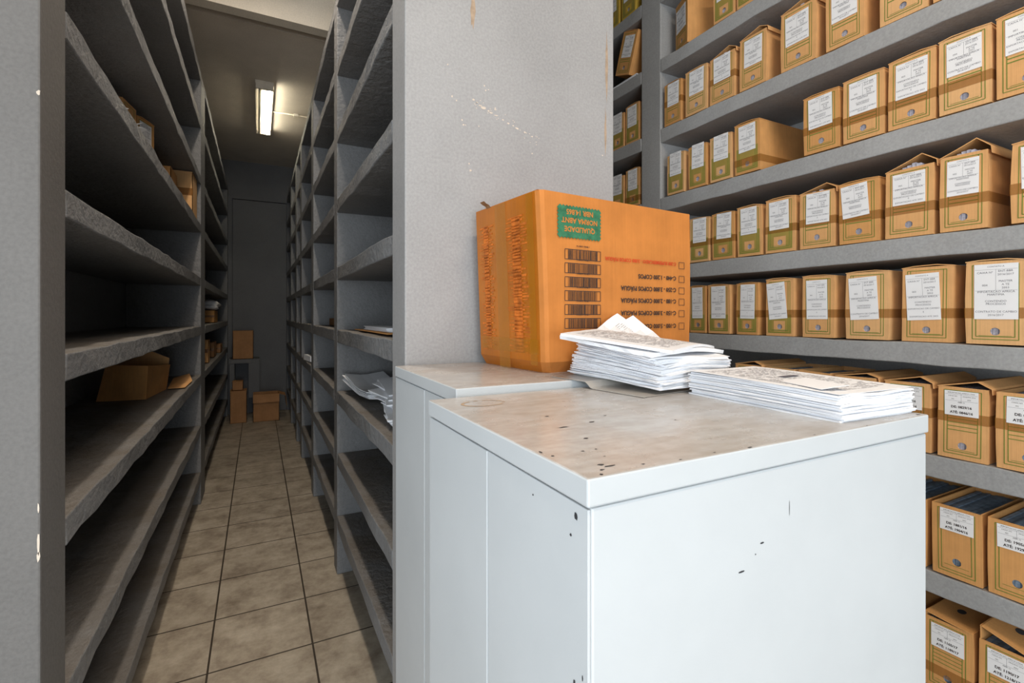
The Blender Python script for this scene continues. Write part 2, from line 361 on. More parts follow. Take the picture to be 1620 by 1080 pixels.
def file_box(label, group, x, y, z, w, lid='flat', h=.25, dpt=.345, lab='A', de='', ate='', tape=.085, olive=False, card_m=None, rz=0, tilt=0, lz=None, lw=.68, lean=0, hz=.045, bars=2, peak=.03, hole_c=None, lrot=0, name='file_box'):
    vi[0] += 1; v = vi[0]; rnd = random.Random(v*13)
    o = root(name, label, 'file box', (x, y, z + H), R(-90) + rz, group); o.rotation_euler[1] = tilt; o.rotation_euler[0] = lean
    cm = card_m or M['card'][rnd.choice((0, 0, 1, 2))]
    w2 = w/2; bl = rnd.uniform(0, .004); sk = rnd.uniform(-.003, .003); dz = rnd.uniform(-.004, .003)
    def T(a, b, c):           # slight bulge and skew of a used cardboard box
        s = math.sin(math.pi*max(0, min(1, c/h)))
        return (a + (bl*s*(1 if a > 0 else -1) if abs(a) > w2*.9 else 0) + sk*c/h, b - (.003*s if b < .002 else 0)*0, c + (dz*(a/w) if c > h*.9 else 0))
    m = MB(); hole_face(m, w2, 0, h, 0, hz, .0125, T)
    N = 4
    for k in range(N):
        a, b = h*k/N, h*(k+1)/N
        for s in (-1, 1):
            m.q([T(s*w2, 0, a), T(s*w2, dpt, a), T(s*w2, dpt, b), T(s*w2, 0, b)])
            i = s*(w2-.003); m.q([(T(s*w2, 0, a)[0]-s*.003, .003, a), (T(s*w2, 0, a)[0]-s*.003, dpt-.003, a), (T(s*w2, 0, b)[0]-s*.003, dpt-.003, b), (T(s*w2, 0, b)[0]-s*.003, .003, b)])
    m.q([T(-w2, dpt, 0), T(w2, dpt, 0), T(w2, dpt, h), T(-w2, dpt, h)])
    m.q([T(-w2, 0, 0), T(w2, 0, 0), T(w2, dpt, 0), T(-w2, dpt, 0)])
    for s in (-1, 1): m.q([T(s*w2, 0, h), T(s*w2, dpt, h), (T(s*w2, 0, h)[0]-s*.003, dpt, h), (T(s*w2, 0, h)[0]-s*.003, .003, h)])
    m.build('body', cm, o, fix=False)
    # contents: a run of upright sheets, showing in the hole and below a raised lid
    m = MB(); n = 9; top = h - (.012 if lid in ('open', 'slope') else .022)
    if lid == 'tent': top = h - .004
    for k in range(n):
        a = -w2 + .007 + (w-.014)*k/n; e = rnd.uniform(-.008, .0)
        if lid == 'tent': e += peak*.72*max(0, min((a+w2)/w*1.25, (w2-a)/w*2.2 - .25)) if peak >= .03 else 0
        m.box(a, a + (w-.014)/n - .0015, .006 + rnd.uniform(0, .004), dpt-.01, .004, top + e)
    m.build('contents', M['blue_files'] if lid in ('open', 'slope') else M['papers_in'], o, fix=False)
    # lid
    t = .003; m = MB()
    if lid == 'flat':
        p = [(-w2-.002, h+.001), (-w2*.5, h+.004+rnd.uniform(0, .003)), (w2*.4, h+.004+rnd.uniform(0, .004)), (w2+.002, h+.001)]
    elif lid == 'tent':
        px = w2*rnd.uniform(.45, .6); p = [(-w2-.002, h), (-w2*.2, h+peak*.5), (px, h+peak), (w2+.008, h+peak*.25), (w2+.010, h-.012)]
    elif lid == 'slope':
        p = [(-w2+.006, h+peak), (0, h+peak*.55), (w2-.002, h+.003)]
    else: p = None
    if p:
        prof = p + [(a, b-t) for a, b in reversed(p)]
        m.prism(prof, -.002, dpt, T)
        lo = m.build('lid', cm, o)
        if lid == 'slope':
            m = MB(); m.box(-w2+.004, -w2+.007, 0, dpt, h, h+peak); m.build('lid_flap', cm, o)
            m = MB(); k = 14; pts = []
            for i in range(k):
                an = 2*math.pi*i/k; xx = .012*math.cos(an); sl = -(peak-.003)/w
                pts.append((xx, .11 + .018*math.sin(an), h + peak*.55 + xx*sl*1.0 + .0012))
            m.q(pts); m.build('finger_hole', M['dark_metal'], lo, fix=False)
    # printed frame
    lz0, lz1 = lz or ((.105, .235) if lab == 'A' else (.148, .232))
    fw = w2*.78 if lab == 'A' else w2*.74
    y = -.0006
    if olive:                     # printed olive band with a bare card window round the finger hole
        m2 = MB(); ax, az0, az1 = fw+.006, .012, lz0+.02; ix, iz0, iz1 = w2*.42, hz-.021, hz+.027
        for q in ((-ax, -ix, az0, az1), (ix, ax, az0, az1), (-ix, ix, az0, iz0), (-ix, ix, iz1, az1)):
            m2.q([T(q[0], -.0005, q[2]), T(q[1], -.0005, q[2]), T(q[1], -.0005, q[3]), T(q[0], -.0005, q[3])])
        m2.build('printed_panel', M['olive'], o, fix=False)
    m = MB(); g = .0011
    def ln(x0, z0, x1, z1, ww=g):
        if abs(x1-x0) > abs(z1-z0): m.q([T(x0, y-.0003, z0-ww), T(x1, y-.0003, z1-ww), T(x1, y-.0003, z1+ww), T(x0, y-.0003, z0+ww)])
        else: m.q([T(x0-ww, y-.0003, z0), T(x0+ww, y-.0003, z0), T(x1+ww, y-.0003, z1), T(x1-ww, y-.0003, z1)])
    for ins, g0 in ((0, .016), (.009, .025)):
        a = fw - ins
        ln(-a, g0, a, g0); ln(-a, g0, -a, h-.012+.0*ins); ln(a, g0, a, h-.012)
    ln(-fw, h-.012, fw, h-.012)
    if bars and not olive and lz0 > hz + .035:
        zz = lz0 - .011
        for i in range(bars):
            if zz > hz + .018: ln(-fw+.010, zz, fw-.010, zz, .0017 if lab == 'A' else .0011)
            zz -= .013
    ln(-fw+.016, hz-.0145, fw-.016, hz-.0145, .0006)
    m.build('printed_frame', M['green'], o, fix=False)
    # tape round the box
    if tape:
        m = MB(); a, b = tape, tape+.034; e = .0012
        bb = [(-w2-e, dpt*.98), (-w2-e, -e), (w2+e, -e), (w2+e, dpt*.98)]
        for i in range(3):
            (xa, ya), (xb, yb) = bb[i], bb[i+1]
            if i == 1 and a < hz+.013 < b + .02: pass
            m.q([T(xa, ya, a), T(xb, yb, a), T(xb, yb, b), T(xa, ya, b)])
        m.build('tape', M['tape'], o, fix=False)
    # label
    if lab:
        lww = w*lw/2; lx = rnd.uniform(-.003, .003); rot = lrot or rnd.uniform(-.02, .02)
        m = MB(); m.box(-lww, lww, -.0004, 0, lz0, lz1)
        lo = m.build('paper_label', M['label'], o, fix=False)
        zc = (lz0+lz1)/2
        lo.location = (lx, -.0018, 0); lo.rotation_euler = (0, rot, 0)
        if lab == 'A': lines = TXT_A(lww*2, lz0, lz1, 1 + v % 4)
        else: lines = TXT_B(lww*2, lz0, lz1, de, ate)
        lines = [(s, round(a, 4), round(b, 4), round(c, 4), d_) for s, a, b, c, d_ in lines]
        put_text('lettering', lines, M['grey_ink'] if lab == 'A' else M['black_ink'], lo, (0, -.0007, 0))
        m = MB()
        q = .0003
        for zz in ((lz0+(lz1-lz0)*.9, lz0+(lz1-lz0)*.52) if lab == 'A' else (lz0+(lz1-lz0)*.86, lz0+(lz1-lz0)*.6)):
            m.q([(-lww+.002, -.0006, zz-q), (lww-.002, -.0006, zz-q), (lww-.002, -.0006, zz+q), (-lww+.002, -.0006, zz+q)])
        m.q([(-q, -.0006, lz0+(lz1-lz0)*.52), (q, -.0006, lz0+(lz1-lz0)*.52), (q, -.0006, lz0+(lz1-lz0)*.9), (-q, -.0006, lz0+(lz1-lz0)*.9)])
        m.build('label_rule', M['grey_ink'], lo, fix=False)
    return o
def row(level, spec, group, x=XR + .004):
    z = RT_top[level]
    for a, b, label, kw in spec:
        kw = dict(kw); dx = kw.pop('dx', 0); wd = kw.pop('w', (a - b) - .006)
        file_box(label, group, x + dx, (a+b)/2, z + .004, wd, **kw)
RT_top = {1: 1.516, 2: 1.10, 3: .692, 4: .284, 5: -.10, 6: -.496, 7: -.908, 8: -1.32}
Y_, K_ = 'card_m', M['card']
row(1, [
    (2.10, 1.955, 'slanting tan file box next to the column on the topmost shelf in view', dict(rz=R(-20), tape=0, h=.265, lid='flat', dx=.02, lw=.8)),
    (1.79, 1.66, 'file box with mostly green printed front, second on the topmost shelf in view', dict(olive=True, tape=0)),
    (1.65, 1.52, 'file box third from the column on the topmost shelf in view', dict(olive=True, tape=0)),
    ], 'file boxes on the topmost shelf in view')
g = 'file boxes on the second shelf down'
row(2, [
    (2.155, 1.995, 'narrow tan file box against the column, second shelf down', dict(w=.125, tape=.11, h=.235)),
    (1.985, 1.825, 'file box second from the column, second shelf down', dict(w=.145, tape=0, h=.24)),
    (1.815, 1.66, 'file box with a small gabled lid, third from the column, second shelf down', dict(lid='tent', peak=.03, tape=.10, h=.235)),
    (1.648, 1.475, 'file box fourth from the column with a raised lid, second shelf down', dict(lid='tent', peak=.025, h=.25, w=.14, tape=0)),
    (1.43, 1.245, 'file box fifth from the column with wide taped side, second shelf down', dict(lid='tent', w=.155, h=.26, tape=0, bars=2)),
    (1.226, 1.06, 'file box sixth from the column with a bulging side, second shelf down', dict(w=.145, h=.26, tape=0)),
    (1.02, .86, 'file box seventh from the column, cut off by the photo top', dict(w=.15, h=.26, tape=0)),
    (.85, .70, 'last file box of the second shelf, only its bottom corner in view', dict(w=.145, tape=0)),
    ], g)
g = 'file boxes on the third shelf down'
row(3, [
    (2.13, 1.975, 'small file box next to the column on the third shelf down', dict(w=.125, olive=True, tape=0, h=.225)),
    (1.959, 1.83, 'file box second from the column on the third shelf down', dict(w=.12, olive=True, tape=0, h=.225)),
    (1.813, 1.675, 'file box third from the column on the third shelf down', dict(w=.13, olive=True, h=.23, tape=0)),
    (1.66, 1.52, 'file box with its long bare side showing before the gap, third shelf down', dict(w=.135, olive=True, h=.245, dpt=.38, tape=.04, card_m=K_[1])),
    (1.313, 1.16, 'file box just past the empty gap on the third shelf down', dict(h=.245, tape=.085, w=.145)),
    (1.151, .998, 'file box second past the empty gap on the third shelf down', dict(h=.25, tape=.07, w=.145)),
    (.99, .84, 'file box with thick brown tape, third past the gap, third shelf down', dict(h=.255, tape=.075, card_m=K_[0])),
    (.833, .69, 'file box with tape and torn papers peeking out on top, third shelf down', dict(h=.258, tape=.075, lz=(.125, .24))),
    (.683, .535, 'file box at the right photo edge on the third shelf down', dict(h=.26, tape=0, lz=(.13, .245))),
    ], g)
g = 'file boxes on the fourth shelf down'
row(4, [
    (2.10, 1.965, 'file box right behind the orange carton corner, fourth shelf down', dict(w=.13, olive=True, tape=0, h=.23)),
    (1.955, 1.81, 'file box first to the right of the orange carton top, fourth shelf down', dict(w=.13, olive=True, h=.235, lean=0)),
    (1.80, 1.66, 'file box second to the right of the orange carton top, fourth shelf down', dict(w=.13, olive=True, h=.235)),
    (1.645, 1.51, 'greenish-fronted file box third right of the orange carton, fourth shelf down', dict(olive=True, h=.24, tape=0)),
    (1.495, 1.35, 'file box fourth right of the orange carton, fourth shelf down', dict(olive=True, h=.245, tape=.09)),
    (1.33, 1.18, 'leftmost file box with a gabled lid and papers showing, fourth shelf down', dict(lid='tent', peak=.03, h=.24, tape=.095)),
    (1.165, 1.015, 'file box with crooked label between two gabled ones, fourth shelf down', dict(h=.245, tape=.085, lrot=-.07)),
    (1.0, .845, 'gabled-lid file box stuffed with papers, middle one, fourth shelf down', dict(lid='tent', peak=.043, h=.252, tape=.085, lz=(.12, .235), bars=2)),
    (.831, .70, 'largest gabled-lid file box stuffed with papers, fourth shelf down', dict(lid='tent', peak=.045, h=.258, tape=.085, lz=(.12, .24), bars=2)),
    (.645, .50, 'file box cut off by the right photo edge, fourth shelf down', dict(h=.25, tape=.09, dx=-.01)),
    ], g)
g = 'file boxes on the fifth shelf down'
kw5 = dict(lz=(.078, .245), bars=0, hz=.042)
row(5, [
    (2.10, 1.96, 'file box half hidden behind the orange carton, fifth shelf down', dict(w=.13, tape=0, h=.25, olive=True, **kw5)),
    (1.95, 1.84, 'file box at the orange carton edge on the fifth shelf down', dict(w=.105, olive=True, tape=0, h=.25, **kw5)),
    (1.825, 1.69, 'file box first fully clear of the orange carton, fifth shelf down', dict(w=.13, olive=True, tape=0, h=.25, **kw5)),
    (1.655, 1.53, 'narrow file box with tape on its side, fifth shelf down', dict(w=.115, olive=True, h=.25, **kw5)),
    (1.50, 1.35, 'file box with clearly tilted label on the fifth shelf down', dict(w=.13, h=.26, lrot=-.09, olive=True, **kw5)),
    (1.318, 1.185, 'upright file box just right of the tilted label one, fifth shelf down', dict(w=.13, h=.262, **kw5)),
    (1.155, .97, 'battered file box with a torn lid edge on the fifth shelf down', dict(w=.15, h=.265, lrot=-.05, **kw5)),
    (.945, .795, 'file box second from the right photo edge, fifth shelf down', dict(w=.148, h=.268, lrot=-.04, **kw5)),
    (.77, .60, 'file box with a tall label at the right edge, fifth shelf down', dict(w=.145, h=.272, lz=(.082, .262), bars=0, hz=.042, lw=.74)),
    ], g, XR + .006)
g = 'file boxes on the sixth shelf down'
k6 = dict(lab='B', bars=4, tape=.125)
row(6, [
    (1.66, 1.52, 'crumpled dark file box peeking over the paper stack, sixth shelf down', dict(lid='tent', peak=.02, lab='B', de='0701/16', ate='0725/16')),
    (1.493, 1.35, 'open file box first from left above the papers, sixth shelf down', dict(lid='open', h=.248, de='0726/16', ate='0750/16', **k6)),
    (1.335, 1.195, 'open file box second from left above the papers, sixth shelf down', dict(lid='open', h=.248, de='0751/16', ate='0775/16', **k6)),
    (1.18, 1.025, 'file box with low raised lid half behind the paper stack, sixth shelf down', dict(lid='tent', peak=.018, h=.245, de='0776/16', ate='0799/16', **k6)),
    (1.007, .845, 'file box with raised flap by the steel cabinet corner, sixth shelf down', dict(lid='tent', peak=.025, h=.245, w=.14, de='0800/16', ate='0828/16', **k6)),
    (.838, .699, 'file box reading DE: 0829/16, right of the steel cabinet corner, sixth shelf down', dict(lid='tent', peak=.025, h=.245, de='0829/16', ate='0846/16', **k6)),
    (.683, .535, 'file box cut off by the right photo edge, sixth shelf down', dict(lid='open', h=.245, de='0847/16', ate='0865/16', **k6)),
    ], g)
g = 'file boxes on the seventh shelf down'
k7 = dict(lab='B', bars=0, tape=0, lid='open', h=.242, lz=(.158, .232), hz=.055, card_m=M['card'][1])
row(7, [
    (1.005, .868, 'brown file box mostly hidden behind the steel cabinet, seventh shelf down', dict(de='1856/16', ate='1880/16', **k7)),
    (.852, .712, 'open file box reading 1881/16 beside the steel cabinet edge, seventh shelf down', dict(de='1881/16', ate='1904/16', **k7)),
    (.703, .56, 'open file box reading 1905/16 at the right photo edge, seventh shelf down', dict(de='1905/16', ate='1929/16', **k7)),
    ], g)
g = 'file boxes on the lowest shelf in view'
k8 = dict(lab='B', bars=4, tape=.05, lid='slope', h=.245, lz=(.148, .228), hz=.05, card_m=M['card'][1])
row(8, [
    (1.035, .893, 'file box almost hidden behind the steel cabinet on the lowest shelf', dict(peak=.02, de='1140/17', ate='1164/17', **k8)),
    (.878, .738, 'lidded file box reading 1165/17 beside the steel cabinet, lowest shelf in view', dict(peak=.015, de='1165/17', ate='1189/17', **k8)),
    (.728, .585, 'file box reading 1190/17 with its lid ajar, lowest shelf in view', dict(peak=.045, de='1190/17', ate='1218/17', **k8)),
    ], g)
# bay beyond the column
def far(level_z, a, b, label, **kw): return file_box(label, 'file boxes beyond the column', XR + .01, (a+b)/2, level_z + .004, (a-b) - .01, **kw)
far(1.93, 2.53, 2.39, 'yellow file box on the highest shelf beyond the column', card_m=M['card_yellow'], olive=True, tape=0)
far(1.93, 2.70, 2.55, 'yellow file box next to the middle wall edge, highest shelf', card_m=M['card_yellow'], olive=True, tape=0)
o = far(1.516, 2.50, 2.35, 'toppled file box leaning sideways beyond the column', tape=0, dpt=.2, h=.26, card_m=M['card'][1]); o.rotation_euler[1] = R(20); o.location.z += .045; o.location.y += .075; o.location.x -= .02
far(1.10, 2.49, 2.355, 'greenish file box beside the column, beyond it, at stain height', olive=True, h=.24, tape=0)
far(1.10, 2.64, 2.50, 'greenish file box second beyond the column, same shelf', olive=True, h=.225, tape=0)
far(.692, 2.49, 2.355, 'file box beside the column just above the carton', olive=True, h=.235, tape=.03)
far(.692, 2.64, 2.50, 'file box just above the carton, nearest the middle wall', olive=True, h=.22, tape=0)
t = root('loose_papers', 'white papers under the toppled file box beyond the column', 'papers', (XR + .06, 2.52, 1.521 + H))
m = MB()
for k in range(3): m.box(-.05, .15, -.13 + random.uniform(-.01, .01), .12, .004*k, .004*k + .0035)
m.build('sheets', M['paper'], t)
# ---------------------------------------------------------------- steel cabinets
def cabinet(label, x0, x1, y0, y1, ztop, seam, cap=.031):
    t = root('steel_cabinet', label, 'cabinet', ((x0+x1)/2, (y0+y1)/2, 0))
    X0, X1, Y0, Y1 = x0-(x0+x1)/2, x1-(x0+x1)/2, y0-(y0+y1)/2, y1-(y0+y1)/2
    zt = ztop + H
    m = MB(); m.box(X0, X1, Y0, Y1, zt-cap, zt, top=1); m.build('top_cap', [M['enamel'], M['dusty']], t, .0025)
    i = .0025
    m = MB(); m.box(X0+i+.004, X1-i, Y0+i, Y1-i, .03, zt-cap-.0015); m.build('body', M['enamel'], t, .003)
    m = MB(); m.box(X0+i+.006, X1-i-.006, Y0+i+.006, Y1-i-.006, zt-cap-.0016, zt-cap-.0001); m.build('dark_joint', M['dark_metal'], t)
    s = seam - (y0+y1)/2
    m = MB(); m.box(X0+i, X0+i+.0039, Y0+i+.001, s-.0008, .034, zt-cap-.003); m.build('side_panel', M['enamel'], t, .001)
    m = MB(); m.box(X0+i-.0008, X0+i+.0039, s+.0008, Y1-i, .034, zt-cap-.003); m.build('door', M['enamel'], t, .0012)
    m = MB(); m.box(X0+.02, X1-.02, Y0+.02, Y1-.02, 0, .03); m.build('plinth', M['dark_metal'], t)
    return t
c1 = cabinet('pale steel cabinet in front holding the flat paper stack', .303, 1.018, .4123, .945, -.170, .667)
c2 = cabinet('pale steel cabinet behind, holding the orange carton, against the middle wall', .372, 1.10, .972, 1.49, -.156, 1.2)
# chipped paint
m = MB(); cx, cy = (.303+1.018)/2, (.4123+.945)/2
def flake(x, y, r, ry):
    m.q([(x-cx + r*math.cos(a)*random.uniform(.4, 1.2), y-cy + ry*math.sin(a)*random.uniform(.4, 1.2), H-.170+.0004) for a in [2*math.pi*i/9 for i in range(9)]])
for x, y, r, ry in ((.41, .62, .012, .003), (.47, .63, .010, .003), (.40, .55, .004, .003), (.43, .70, .004, .003), (.52, .66, .004, .002), (.345, .445, .005, .003), (.352, .437, .009, .002), (.335, .43, .004, .002), (.325, .418, .003, .002),
        (.31, .52, .003, .004), (.315, .50, .002, .003), (.39, .425, .003, .002), (.44, .418, .003, .001), (.50, .42, .003, .001), (.56, .415, .004, .002), (.70, .417, .003, .001), (.36, .50, .003, .002), (.38, .50, .002, .002), (.37, .47, .002, .001), (.60, .58, .003, .002), (1.0, .42, .004, .003), (.83, .414, .003, .001)):
    flake(x, y, r, ry)
m.build('paint_chip', M['dark_metal'], c1, fix=False)
m = MB()
for x, z, r, rz in ((.64, -.262, .0006, .011), (.543, -.325, .006, .0012), (.57, -.309, .001, .001), (.583, -.297, .004, .0012), (.705, -.185, .003, .002)):
    m.q([(x-cx + r*math.cos(a) + (z+.0)*0, .4123+.0022-cy, H + z + rz*math.sin(a)) for a in [2*math.pi*i/8 for i in range(8)]])
m.build('scratch', M['dark_metal'], c1, fix=False)
m = MB()
for y, z, r, rz in ((.437, -.218, .003, .006), (.447, -.242, .002, .002), (.53, -.225, .0015, .0015), (.44, -.40, .002, .005), (.425, -.385, .001, .003)):
    m.q([(.303+.0021-cx, y-cy + r*math.cos(a), H + z + rz*math.sin(a)*random.uniform(.5, 1.2)) for a in [2*math.pi*i/8 for i in range(8)]])
m.build('scratch', M['dark_metal'], c1, fix=False)
# ring stain by the rear left corner of the front cabinet
m = MB()
for k in range(28):
    a0, a1 = 2*math.pi*k/28, 2*math.pi*(k+1)/28
    if random.random() < .2: continue
    m.q([(.385 - cx + rr*1.5*math.cos(a), .86 - cy + rr*math.sin(a), H-.170+.0004) for rr, a in ((.026, a0), (.030, a0), (.030, a1), (.026, a1))])
m.build('ring_stain', M['rust'], c1, fix=False)
# ---------------------------------------------------------------- orange carton
t = root('cardboard_carton', 'orange cardboard carton printed upside down, on the rear cabinet', 'cardboard box', (.67, 1.10, -.156 + H), R(5))
CW, CD, CH = .587, .345, .485
def TC(x, y, z):
    s = z/CH; return (x - .02*s*(1 if x < CW/2 else -.25) + .0, y + .004*math.sin(math.pi*s)*(-1 if y < CD/2 else 0), z)
m = MB(); N = 8
def sheet(fn, nu, nv, mi=0):
    for i in range(nu):
        for j in range(nv):
            m.q([fn(i/nu, j/nv), fn((i+1)/nu, j/nv), fn((i+1)/nu, (j+1)/nv), fn(i/nu, (j+1)/nv)], mi)
ro = .016                                        # crushed round corners and bottom edge
def wallp(u, v):
    per = [(ro, 0), (CW-ro*.4, 0), (CW, ro*.4), (CW, CD), (0, CD), (0, ro*1.2), (ro*.35, ro*.35), (ro, 0)]
    k = min(int(u*(len(per)-1)), len(per)-2); a = u*(len(per)-1)-k
    x = per[k][0]*(1-a)+per[k+1][0]*a; y = per[k][1]*(1-a)+per[k+1][1]*a
    z = v*CH; p = TC(x, y, z)
    b = max(0, 1 - z/.03); 
    return (p[0] + (.018*b*b)*(1 if x < CW/2 else -1), p[1] + (.018*b*b)*(1 if y < CD/2 else -.0), z)
segs = 7
for k in range(segs):
    nu = 6; side = (k == 4)
    for i in range(nu):
        for j in range(16):
            u0 = (k + i/nu)/segs; u1 = (k + (i+1)/nu - 1e-6)/segs
            m.q([wallp(u0, j/16), wallp(u1, j/16), wallp(u1, (j+1)/16), wallp(u0, (j+1)/16)], 1 if side else 0)
m.q([TC(x, y, CH) for x, y in ((0, 0.006), (CW, 0.006), (CW, CD), (0, CD))]); m.q([(.02, .02, .001), (CW-.02, .02, .001), (CW-.02, CD, .001), (.02, CD, .001)])
m.build('body', [M['carton'], M['carton_side']], t, fix=True)
def flat_on(name, quads, mat, par=t, y=-.0058):
    mm = MB()
    for q in quads: mm.q([(x, y, z) for x, z in q])
    return mm.build(name, mat, par, fix=False)
# green stamp with a zigzag rim
x0, x1, z0, z1 = .040, .188, .367, .449
pts = []; nz, ns = 13, 8; zig = .0045
for i in range(nz*2): pts.append((x0 + (x1-x0)*i/(nz*2), z0 - (zig if i % 2 else 0)))
for i in range(ns*2): pts.append((x1 + (zig if i % 2 else 0), z0 + (z1-z0)*i/(ns*2)))
for i in range(nz*2): pts.append((x1 - (x1-x0)*i/(nz*2), z1 + (zig if i % 2 else 0)))
for i in range(ns*2): pts.append((x0 - (zig if i % 2 else 0), z1 - (z1-z0)*i/(ns*2)))
st = flat_on('stamp', [pts], M['stamp'])
def up_text(s, x, z, size, al, mat, par=t, name='lettering'):
    me_ = text_data([(s, 0, 0, size, al)], mat, .03)
    o = bpy.data.objects.new(name, me_); C.objects.link(o); o.parent = par
    o.location = (x, -.0066, z); o.rotation_euler = (0, R(180), 0); o.rotation_euler = (0, R(180), 0)
    return o
for s, z in (('QUALIDADE', .395), ('NORMA ABNT', .4185), ('NBR 14.865', .4415)): up_text(s, .114, z, .0195, 'CENTER', M['carton'], st)
# barcodes
bx = MB(); rb = random.Random(5)
for k in range(6):
    zt = .334 - .0375*k; zb = zt - .027; xa, xb = .062, .190
    q = .0009
    for a in ((xa, xb, zt-q, zt+q), (xa, xb, zb-q, zb+q), (xa-q, xa+q, zb, zt), (xb-q, xb+q, zb, zt)):
        bx.q([(a[0], -.0062, a[2]), (a[1], -.0062, a[2]), (a[1], -.0062, a[3]), (a[0], -.0062, a[3])])
    x = xa + .011
    while x < xb - .012:
        ww = rb.choice((.0009, .0016, .0026)); bx.q([(x, -.0062, zb+.001), (x+ww, -.0062, zb+.001), (x+ww, -.0062, zt-.001), (x, -.0062, zt-.001)]); x += ww + rb.choice((.001, .0016, .0022))
bx.build('barcode', M['black_ink'], t, fix=False)
for k in range(6): up_text('1 789456 123007 54', .126, .342 - .0375*k + .004 , .0058, 'CENTER', M['black_ink'])
ck = MB()
for s, z, mat in (('C-200 SUPERMERCADO - 3.000 COPOS P/ÁGUA', .322, M['red_ink']), ('C-440 - 1.200 COPOS', .278, M['black_ink']), ('C-250 - 3.800 COPOS P/ÁGUA', .241, M['black_ink']),
        ('C-180 - 2.000 COPOS P/ÁGUA', .205, M['black_ink']), ('C-150 - 3.000 COPOS P/ÁGUA', .168, M['black_ink']), ('C-100 - 5.000 COPOS P/ÁGUA', .128, M['black_ink'])):
    o = up_text(s, .512, z, .0145 if mat is M['red_ink'] else .0185, 'LEFT', mat)
    zb, zt, xa, xb = z-.018, z+.002, .526, .552; q = .0008
    for a in ((xa, xb, zt-q, zt+q), (xa, xb, zb-q, zb+q), (xa-q, xa+q, zb, zt), (xb-q, xb+q, zb, zt)):
        ck.q([(a[0], -.0062, a[2]), (a[1], -.0062, a[2]), (a[1], -.0062, a[3]), (a[0], -.0062, a[3])])
ck.build('check_box', M['black_ink'], t, fix=False)
# taped left side with red streaks and glossy strips
def on_side(name, quads, mat, off=.001):
    mm = MB()
    for q in quads: mm.q([(TC(0, y, z)[0] - off, y, z) for y, z in q])
    return mm.build(name, mat, t, fix=False)
rs = random.Random(3)
for yb, ww in ((.115, .10), (.285, .07)):
    st = []; z = .05; a, b = yb - ww*.22, yb + ww*.22
    st.append([(a, .05), (b, .05), (b, .43), (a, .43)])
    while z < .43:
        hh = rs.uniform(.003, .007); a = yb - ww/2*rs.uniform(.5, 1.3); b = yb + ww/2*rs.uniform(.6, 1.2)
        st.append([(a, z), (b, z + rs.uniform(-.003, .003)), (b, z+hh*.6), (a, z+hh)]); z += hh + rs.uniform(.002, .007)
    on_side('red_print', st, M['red_streak'], .0014)
on_side('glossy_tape', [[(.165, .0), (.225, .0), (.225, .482), (.165, .482)], [(.028, .02), (.06, .02), (.06, .482), (.028, .482)]], M['clear_tape'], .0022)
on_side('glossy_tape', [[(.02, .05), (.33, .05), (.33, .09), (.02, .09)]], M['clear_tape'], .003)
m = MB()                                          # the loose curl of tape at the top edge
pr = [(0, 0), (.006, .012), (.016, .018), (.024, .028)]
for i in range(3): m.q([(-.02 - pr[i][0], .25, CH + pr[i][1]*.6-.003), (-.02 - pr[i+1][0], .25, CH + pr[i+1][1]*.6-.003), (-.02 - pr[i+1][0], .275, CH + pr[i+1][1]*.6-.003), (-.02 - pr[i][0], .275, CH + pr[i][1]*.6-.003)])
m.build('tape_end', M['card_dark'], t, fix=False)
# ---------------------------------------------------------------- paper stacks
def sheaf(m, cx, cy, z0, th, wx, ly, rz, warp, nx=7, ny=9, edge=0):
    ca, sa = math.cos(rz), math.sin(rz)
    g = []
    for s in (0, 1):
        for j in range(ny+1):
            for i in range(nx+1):
                u, v = i/nx - .5, j/ny - .5
                if i in (0, nx): u += random.uniform(-edge, edge)
                if j in (0, ny): v += random.uniform(-edge, edge)*.6
                x, y = u*wx, v*ly
                g.append((cx + x*ca - y*sa, cy + x*sa + y*ca, z0 + warp(u, v) + s*th))
    n = len(m.v); m.v += g; W = nx+1; O = W*(ny+1)
    def f(*k): m.f.append([n+a for a in k]); m.mi.append(0)
    for j in range(ny):
        for i in range(nx):
            a = j*W+i; f(a, a+W, a+W+1, a+1); f(O+a, O+a+1, O+a+W+1, O+a+W)
    for i in range(nx): f(i, i+1, O+i+1, O+i); a = ny*W+i; f(a, O+a, O+a+1, a+1)
    for j in range(ny): a = j*W; f(a, O+a, O+a+W, a+W); a = j*W+nx; f(a, a+W, O+a+W, O+a)
def print_lines(par, cx, cy, z, wx, ly, rz, warp, n=44, name='printed_text'):
    """rows of tiny words lying on the sheet"""
    m = MB(); ca, sa = math.cos(rz), math.sin(rz); r = random.Random(9)
    for k in range(n):
        v = -.42 + .84*k/n; u = -.40
        while u < .38:
            du = r.uniform(.03, .10); 
            if r.random() < .75:
                P = []
                for uu, vv in ((u, v), (min(u+du, .4), v), (min(u+du, .4), v+.0065), (u, v+.0065)):
                    x, y = uu*wx, vv*ly; P.append((cx + x*ca - y*sa, cy + x*sa + y*ca, z + warp(uu, vv) + .0006))
                m.q(P)
            u += du + .015
    m.build(name, M['faint_ink'], par, fix=False)
Zc1 = -.170 + H
